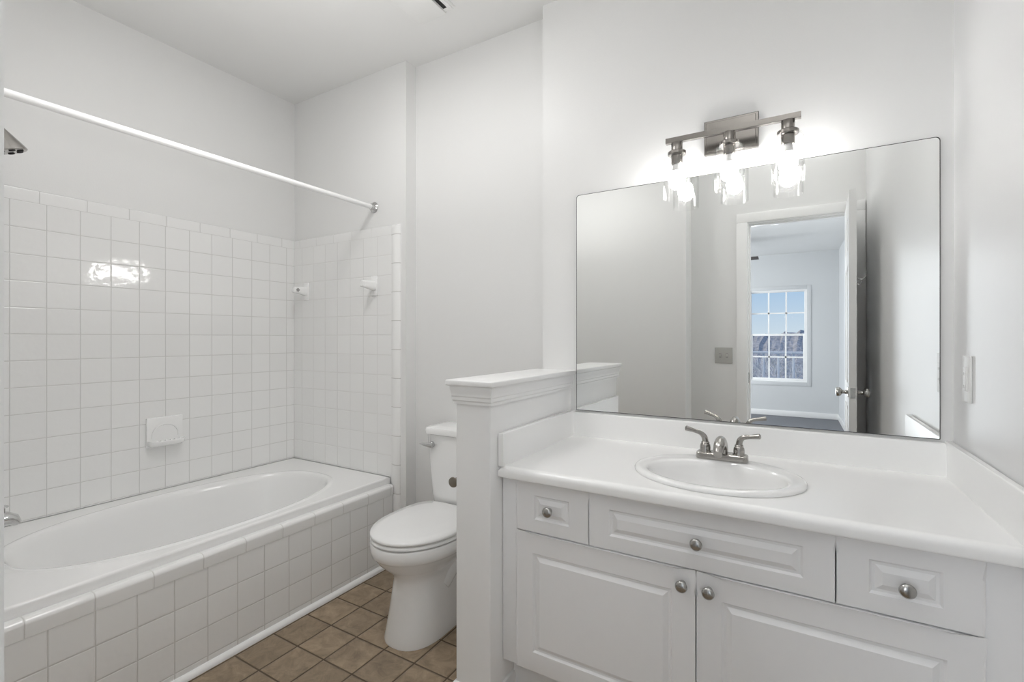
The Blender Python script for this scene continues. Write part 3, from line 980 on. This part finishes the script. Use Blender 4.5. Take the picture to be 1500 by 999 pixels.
obj('flush_lever', bm, M_CHROME, toi, 50)
bm = bmesh.new()
lathe(bm, [(0.02, 0), (0.018, 0.006), (0.007, 0.008)], (TCX - 0.10, YB - 0.0005, 0.16), (0, -1, 0), 16)
sweep(bm, spline([(TCX - 0.10, YB - 0.002, 0.16), (TCX - 0.10, YB - 0.06, 0.16), (TCX - 0.115, YB - 0.075, 0.22), (TCX - 0.12, YB - 0.09, 0.33), (TCX - 0.12, YB - 0.10, 0.41)], 5), 0.006, 10)
obj('supply_line', bm, M_CHROME, toi, 50)

# ------------------------------------------------------------------ vanity cabinet
VX0, VX1 = HX1 + 0.003, XR - 0.002
ZT = H - 0.412           # counter top
YFRONT = 1.325           # faces of doors and drawers
ZCB = H - 1.05           # bottom of the cabinet
ZDR = H - 0.6135         # seam between drawers and doors
ZUN = ZT - 0.037
van = new_empty('vanity_cabinet', ((VX0 + VX1) / 2, 1.6, 0), 'white vanity cabinet with three drawer fronts over two routed doors', 'cabinet')
bm = bmesh.new()
box(bm, VX0, VX0 + 0.018, YFRONT + 0.022, YM - 0.003, ZCB, ZUN)
box(bm, VX1 - 0.018, VX1, YFRONT + 0.022, YM - 0.003, ZCB, ZUN)
box(bm, VX0 + 0.018, VX1 - 0.018, YFRONT + 0.022, YM - 0.003, ZCB, ZCB + 0.018)
box(bm, VX0 + 0.018, VX1 - 0.018, YM - 0.012, YM - 0.003, ZCB + 0.018, ZUN)
obj('body', bm, M_CABIN, van, 30)
obj('stile', bx(VX0, -0.755, YFRONT + 0.004, YFRONT + 0.022, ZCB, ZUN, 0.0015), M_CAB, van, 30)
obj('stile', bx(0.330, VX1, YFRONT + 0.004, YFRONT + 0.022, ZCB, ZUN, 0.0015), M_CAB, van, 30)
bm = bmesh.new()
box(bm, -0.755, 0.330, YFRONT + 0.0205, YFRONT + 0.0225, ZCB, ZUN)
obj('inner_frame', bm, M_CABIN, van, 30)
obj('toe_kick', bx(VX0, VX1, YFRONT + 0.075, YFRONT + 0.09, 0, ZCB), M_CAB, van, 30)
PROF = ((0.002, -0.0025), (0.003, -0.0035), (0.006, 0.0), (0.002, 0.0015), (0.011, 0.0055))


def knob(front, x, z):
    bm = bmesh.new()
    lathe(bm, [(0.0085, 0), (0.0065, 0.004), (0.0055, 0.012), (0.0075, 0.016), (0.0145, 0.0185), (0.0158, 0.021), (0.0150, 0.0245), (0.0112, 0.0275), (0.004, 0.029)], (x, YFRONT, z), (0, -1, 0), 28)
    obj('knob', bm, M_NICKELD, front, 50)


GAP = 0.0016
XA0, XA1, XB0, XB1, XMID = -0.763, -0.5175, 0.0858, 0.338, -0.2185
DTOP, DBOT = ZUN - 0.004, ZDR + GAP
DOTOP, DOBOT = ZDR - GAP, ZCB - 0.0015
zc = (DTOP + DBOT) / 2
dr = obj('drawer', routed_front(XA0, XA1 - GAP, DBOT, DTOP, YFRONT, 0.018, (XA0 + 0.062, XA1 - 0.064, zc - 0.038, zc + 0.038), PROF), M_CAB, van, 20)
knob(dr, (XA0 + XA1) / 2 - 0.005, zc)
dr = obj('drawer_panel', routed_front(XA1 + GAP, XB0 - GAP, DBOT, DTOP, YFRONT, 0.018, (XA1 + 0.062, XB0 - 0.064, zc - 0.038, zc + 0.038), PROF), M_CAB, van, 20)
knob(dr, (XA1 + XB0) / 2, zc - 0.003)
dr = obj('drawer', routed_front(XB0 + GAP, XB1, DBOT, DTOP, YFRONT, 0.018, (XB0 + 0.062, XB1 - 0.064, zc - 0.038, zc + 0.038), PROF), M_CAB, van, 20)
knob(dr, (XB0 + XB1) / 2, zc - 0.008)
dd = obj('door', routed_front(XA0, XMID - GAP, DOBOT, DOTOP, YFRONT, 0.018, (XA0 + 0.058, XMID - 0.062, DOBOT + 0.062, DOTOP - 0.062), PROF), M_CAB, van, 20)
knob(dd, XMID - 0.034, DOTOP - 0.039)
dd = obj('door', routed_front(XMID + GAP, XB1, DOBOT, DOTOP, YFRONT, 0.018, (XMID + 0.062, XB1 - 0.058, DOBOT + 0.062, DOTOP - 0.062), PROF), M_CAB, van, 20)
knob(dd, XMID + 0.032, DOTOP - 0.039)

# ------------------------------------------------------------------ countertop with splashes
SCX, SCY, SA, SB = -0.201, 1.547, 0.237, 0.199
ct = new_empty('countertop', ((VX0 + VX1) / 2, 1.6, ZT), 'white countertop with low splashes round the sink', 'countertop')
CX0, CX1, CY0, CY1 = VX0, VX1, 1.298, YM - 0.002
angs = rect_oval(CX0, CX1, CY0, CY1, SCX, SCY, SA, SB)
R = []
def cring(y0, z, d=0.0):
    return ring_rect(angs, CX0, CX1, y0, CY1, SCX, SCY, z)
R.append(ring_oval(angs, SCX, SCY, SA - 0.02, SB - 0.02, ZUN, 2))
R.append(cring(CY0 + 0.012, ZUN))
for k in range(1, 7):
    a = PI / 2 * k / 6
    R.append(cring(CY0 + 0.006 - 0.006 * math.sin(a), ZUN + 0.006 - 0.006 * math.cos(a)))
for k in range(0, 7):
    a = PI / 2 * k / 6
    R.append(cring(CY0 + 0.018 - 0.018 * math.cos(a), ZT - 0.018 + 0.018 * math.sin(a)))
R.append(ring_rect(angs, CX0 + 0.002, CX1 - 0.002, CY0 + 0.022, CY1 - 0.002, SCX, SCY, ZT))
R.append(ring_oval(angs, SCX, SCY, SA - 0.02, SB - 0.02, ZT, 2))
R.append(R[0])
bm = bmesh.new()
loft(bm, R)
bmesh.ops.remove_doubles(bm, verts=bm.verts, dist=1e-6)
obj('slab', bm, M_COUNTER, ct, 35)
SPZ = H - 0.312
tb = lambda e: all(v.co.z > SPZ - 0.001 for v in e.verts)
obj('backsplash', bx(CX0 + 0.019, CX1 - 0.019, YM - 0.021, YM - 0.001, ZT, SPZ, 0.006, 3, tb), M_COUNTER, ct, 35)
obj('side_splash', bx(CX0, CX0 + 0.019, CY0 + 0.002, YM - 0.001, ZT, SPZ + 0.006, 0.004, 3, tb), M_COUNTER, ct, 35)
obj('side_splash', bx(CX1 - 0.019, CX1, CY0 + 0.002, YM - 0.001, ZT, SPZ + 0.006, 0.006, 3, tb), M_COUNTER, ct, 35)

# ------------------------------------------------------------------ sink
sk = new_empty('sink', (SCX, SCY, ZT), 'white oval drop-in sink with a rolled rim set in the countertop', 'sink')
BA, BB, BCY = 0.190, 0.138, SCY - 0.026
n = 96
an = [2 * PI * i / n for i in range(n)]
R = [ring_oval(an, SCX, SCY, SA - 0.012, SB - 0.012, ZT + 0.0005, 2), ring_oval(an, SCX, SCY, SA, SB, ZT + 0.001, 2), ring_oval(an, SCX, SCY, SA + 0.001, SB + 0.001, ZT + 0.006, 2),
     ring_oval(an, SCX, SCY, SA - 0.003, SB - 0.003, ZT + 0.011, 2), ring_oval(an, SCX, SCY, SA - 0.010, SB - 0.010, ZT + 0.0135, 2)]
R += [ring_oval(an, SCX, BCY, BA + 0.012, BB + 0.012, ZT + 0.0135, 2), ring_oval(an, SCX, BCY, BA + 0.005, BB + 0.005, ZT + 0.012, 2), ring_oval(an, SCX, BCY, BA, BB, ZT + 0.006, 2),
      ring_oval(an, SCX, BCY, BA - 0.006, BB - 0.006, ZT - 0.008, 2), ring_oval(an, SCX, BCY, BA - 0.016, BB - 0.015, ZT - 0.04, 2), ring_oval(an, SCX, BCY, BA - 0.036, BB - 0.032, ZT - 0.08, 2),
      ring_oval(an, SCX, BCY, BA - 0.07, BB - 0.058, ZT - 0.112, 2), ring_oval(an, SCX, BCY, BA - 0.115, BB - 0.088, ZT - 0.13, 2), ring_oval(an, SCX, BCY, 0.045, 0.04, ZT - 0.137, 2), ring_oval(an, SCX, BCY, 0.024, 0.024, ZT - 0.139, 2)]
bm = bmesh.new()
loft(bm, R, False, True)
obj('basin', bm, M_PORC, sk, 60)
bm = bmesh.new(); lathe(bm, [(0.024, 0), (0.023, 0.003), (0.017, 0.004), (0.016, 0.002), (0.004, 0.003)], (SCX, BCY, ZT - 0.139), 'Z', 24); obj('drain', bm, M_CHROME, sk)

# ------------------------------------------------------------------ faucet
FXC, FYC, FZ = -0.200, 1.698, ZT + 0.0135
fa = new_empty('faucet', (FXC, FYC, FZ), 'brushed nickel two-lever faucet on the back rim of the sink', 'faucet')
bm = bmesh.new()
def frr(hx, hy, z, r):
    out = []
    for (cx, cy, a0) in ((FXC + hx - r, FYC + hy - r, 0), (FXC - hx + r, FYC + hy - r, PI / 2), (FXC - hx + r, FYC - hy + r, PI), (FXC + hx - r, FYC - hy + r, 1.5 * PI)):
        for k in range(7):
            a = a0 + PI / 2 * k / 6
            out.append((cx + r * math.cos(a), cy + r * math.sin(a), z))
    return out
loft(bm, [frr(0.077, 0.026, FZ, 0.016), frr(0.078, 0.027, FZ + 0.002, 0.016), frr(0.0775, 0.0265, FZ + 0.019, 0.016), frr(0.074, 0.023, FZ + 0.022, 0.015)], True, True)
obj('base_plate', bm, M_NICKEL, fa, 40)
for s, nm in ((-1, 'left'), (1, 'right')):
    hx = FXC + s * 0.051
    bm = bmesh.new()
    lathe(bm, [(0.0195, 0), (0.0195, 0.003), (0.0165, 0.006), (0.017, 0.015), (0.0155, 0.024), (0.0125, 0.028), (0.0135, 0.031), (0.011, 0.034)], (hx, FYC, FZ + 0.020), 'Z', 24)
    hnd = obj('handle', bm, M_NICKEL, fa, 50)
    bm = bmesh.new()
    if s < 0:
        P = [(hx, FYC, FZ + 0.052), (hx - 0.003, FYC, FZ + 0.068), (hx - 0.014, FYC - 0.004, FZ + 0.081), (hx - 0.032, FYC - 0.010, FZ + 0.088), (hx - 0.058, FYC - 0.018, FZ + 0.096)]
    else:
        P = [(hx, FYC, FZ + 0.052), (hx + 0.003, FYC, FZ + 0.068), (hx + 0.014, FYC - 0.003, FZ + 0.079), (hx + 0.032, FYC - 0.006, FZ + 0.083), (hx + 0.060, FYC - 0.010, FZ + 0.088)]
    pts = spline(P, 6)
    rr = lerp_list([0.0105, 0.0095, 0.0075, 0.0068, 0.0088], 6)
    pts.append(Vector(P[-1]) + (Vector(P[-1]) - Vector(P[-2])).normalized() * 0.003); rr.append(0.005)
    sweep(bm, pts, rr, 14)
    obj('lever', bm, M_NICKEL, hnd, 50)
bm = bmesh.new()
P = spline([(FXC, FYC + 0.004, FZ + 0.019), (FXC, FYC + 0.002, FZ + 0.042), (FXC, FYC - 0.018, FZ + 0.060), (FXC, FYC - 0.050, FZ + 0.062), (FXC, FYC - 0.085, FZ + 0.050), (FXC, FYC - 0.102, FZ + 0.036)], 6)
sweep(bm, P, None, 20, flat=list(zip(lerp_list([0.024, 0.021, 0.0195, 0.019, 0.0185, 0.016], 6), lerp_list([0.019, 0.018, 0.017, 0.0165, 0.016, 0.013], 6))))
obj('spout', bm, M_NICKEL, fa, 50)
bm = bmesh.new(); lathe(bm, [(0.0025, 0), (0.0025, 0.03), (0.006, 0.032), (0.006, 0.038), (0.003, 0.040)], (FXC, FYC + 0.020, FZ + 0.019), 'Z', 12); obj('lift_rod', bm, M_NICKEL, fa, 50)

# ------------------------------------------------------------------ mirror
MX0, MX1, MZ0, MZ1 = -0.793, 0.383, H - 0.305, H + 0.607
mi = new_empty('wall_mirror', ((MX0 + MX1) / 2, YM, MZ0), 'large frameless wall mirror standing on the backsplash above the sink', 'mirror')
def mirror_outline(y, inset=0.0):
    out = []
    r = 0.012
    x0, x1, z0, z1 = MX0 + inset, MX1 - inset, MZ0 + inset, MZ1 - inset
    for (cx, cz, a0) in ((x1 - r, z1 - r, 0), (x0 + r, z1 - r, PI / 2), (x0 + 0.002, z0 + 0.002, PI), (x1 - 0.002, z0 + 0.002, 1.5 * PI)):
        rr_ = r if cz > 1.3 else 0.002
        for k in range(7):
            a = a0 + PI / 2 * k / 6
            out.append((cx + rr_ * math.cos(a), y, cz + rr_ * math.sin(a)))
    return out
bm = bmesh.new(); loft(bm, [mirror_outline(YM - 0.0005), mirror_outline(YM - 0.0050)], True, True)
obj('backing', bm, M_MIRROREDGE, mi, 35)
bm = bmesh.new(); loft(bm, [mirror_outline(YM - 0.0051, 0.0022), mirror_outline(YM - 0.0060, 0.0022)], True, True)
obj('glass', bm, M_MIRROR, mi, 35)

# ------------------------------------------------------------------ vanity light
LZ, LY = H + 0.722, 1.800
vl = new_empty('vanity_light', (-0.19, YM, H + 0.735), 'brushed nickel three-bulb vanity light with clear glass cylinders above the mirror', 'light fixture')
bm = bmesh.new()
def prect(x0, x1, z0, z1, y): return [(x0, y, z0), (x1, y, z0), (x1, y, z1), (x0, y, z1)]
PX0, PX1, PZ0, PZ1 = -0.281, -0.102, H + 0.673, H + 0.796
loft(bm, [prect(PX0, PX1, PZ0, PZ1, YM), prect(PX0, PX1, PZ0, PZ1, YM - 0.016), prect(PX0 + 0.003, PX1 - 0.003, PZ0 + 0.003, PZ1 - 0.003, YM - 0.019),
          prect(PX0 + 0.008, PX1 - 0.008, PZ0 + 0.008, PZ1 - 0.008, YM - 0.019), prect(PX0 + 0.010, PX1 - 0.010, PZ0 + 0.010, PZ1 - 0.010, YM - 0.022)], True, True)
obj('backplate', bm, M_FIXTURE, vl, 20)
obj('crossbar', bx(-0.402, 0.024, LY - 0.0095, LY + 0.0095, LZ - 0.0095, LZ + 0.0095, 0.001), M_FIXTURE, vl, 20)
bm = bmesh.new(); lathe(bm, [(0.009, 0), (0.009, YM - 0.022 - LY - 0.009)], (-0.19, LY + 0.0095, LZ), 'Y', 20); obj('mounting_arm', bm, M_FIXTURE, vl, 40)
ST, SBT = H + 0.665, H + 0.513
for x in (-0.363, -0.188, -0.013):
    bm = bmesh.new()
    lathe(bm, [(0.0195, ST + 0.012), (0.0200, LZ - 0.012), (0.018, LZ - 0.0095)], (x, LY, 0), 'Z', 28)
    lathe(bm, [(0.030, ST + 0.001), (0.032, ST + 0.003), (0.032, ST + 0.012), (0.030, ST + 0.014), (0.019, ST + 0.015)], (x, LY, 0), 'Z', 32)
    lathe(bm, [(0.018, ST - 0.032), (0.020, ST - 0.028), (0.020, ST + 0.001)], (x, LY, 0), 'Z', 28)
    so = obj('lamp_holder', bm, M_FIXTURE, vl, 40)
    bm = bmesh.new()
    Rg, t = 0.0475, 0.003
    lathe(bm, [(0.020, ST + 0.0005), (Rg - 0.010, ST + 0.0005), (Rg - 0.003, ST - 0.003), (Rg, ST - 0.010), (Rg, SBT), (Rg - t, SBT), (Rg - t, ST - 0.010), (Rg - t - 0.003, ST - 0.0045), (Rg - 0.012, ST - 0.0025), (0.020, ST - 0.0025)],
          (x, LY, 0), 'Z', 48, False, False)
    obj('glass_shade', bm, M_GLASS, so, 40)
    bm = bmesh.new()
    lathe(bm, [(0.0135, ST - 0.030), (0.0145, ST - 0.040), (0.017, ST - 0.050), (0.0215, ST - 0.0595)], (x, LY, 0), 'Z', 32, True, False)
    bulb_neck = obj('bulb_neck', bm, M_PLASTIC, so, 60)
    bm = bmesh.new()
    lathe(bm, [(0.0215, ST - 0.0595), (0.026, ST - 0.072), (0.029, ST - 0.088), (0.0275, ST - 0.102), (0.022, ST - 0.113), (0.013, ST - 0.120), (0.004, ST - 0.122)], (x, LY, 0), 'Z', 32, False, True)
    obj('light_bulb', bm, M_BULB, so, 60)

# ------------------------------------------------------------------ wall plates
ol = new_empty('wall_outlet', (XR, 1.752, H - 0.112), 'white outlet plate on the wall beside the mirror', 'outlet')
obj('cover_plate', bx(XR - 0.006, XR, 1.715, 1.789, H - 0.176, H - 0.048, 0.003, 3), M_PLASTIC, ol, 35)
obj('receptacle', bx(XR - 0.009, XR - 0.005, 1.735, 1.769, H - 0.145, H - 0.079, 0.002, 2), M_PLASTIC, ol, 35)
for zz in (H - 0.132, H - 0.098):
    for yy in (1.746, 1.758):
        obj('slot', bx(XR - 0.0093, XR - 0.0088, yy - 0.001, yy + 0.001, zz - 0.004, zz + 0.004), M_CABIN, ol, 0)

sw = new_empty('light_switch', (-0.44, -0.07, H - 0.128), 'grey double switch plate beside the doorway, seen in the mirror', 'light switch')
obj('cover_plate', bx(-0.500, -0.380, -0.07, -0.0635, H - 0.186, H - 0.070, 0.003, 3), M_PLATE, sw, 35)
for k, x in enumerate((-0.463, -0.417)):
    bm = bmesh.new()
    box(bm, x - 0.005, x + 0.005, -0.0635, -0.055, H - 0.137, H - 0.119, 0.001)
    tg = obj('toggle', bm, M_TOGGLE, sw, 35)
    obj('toggle_slot', bx(x - 0.008, x + 0.008, -0.0636, -0.0628, H - 0.145, H - 0.112), M_CABIN, tg, 0)
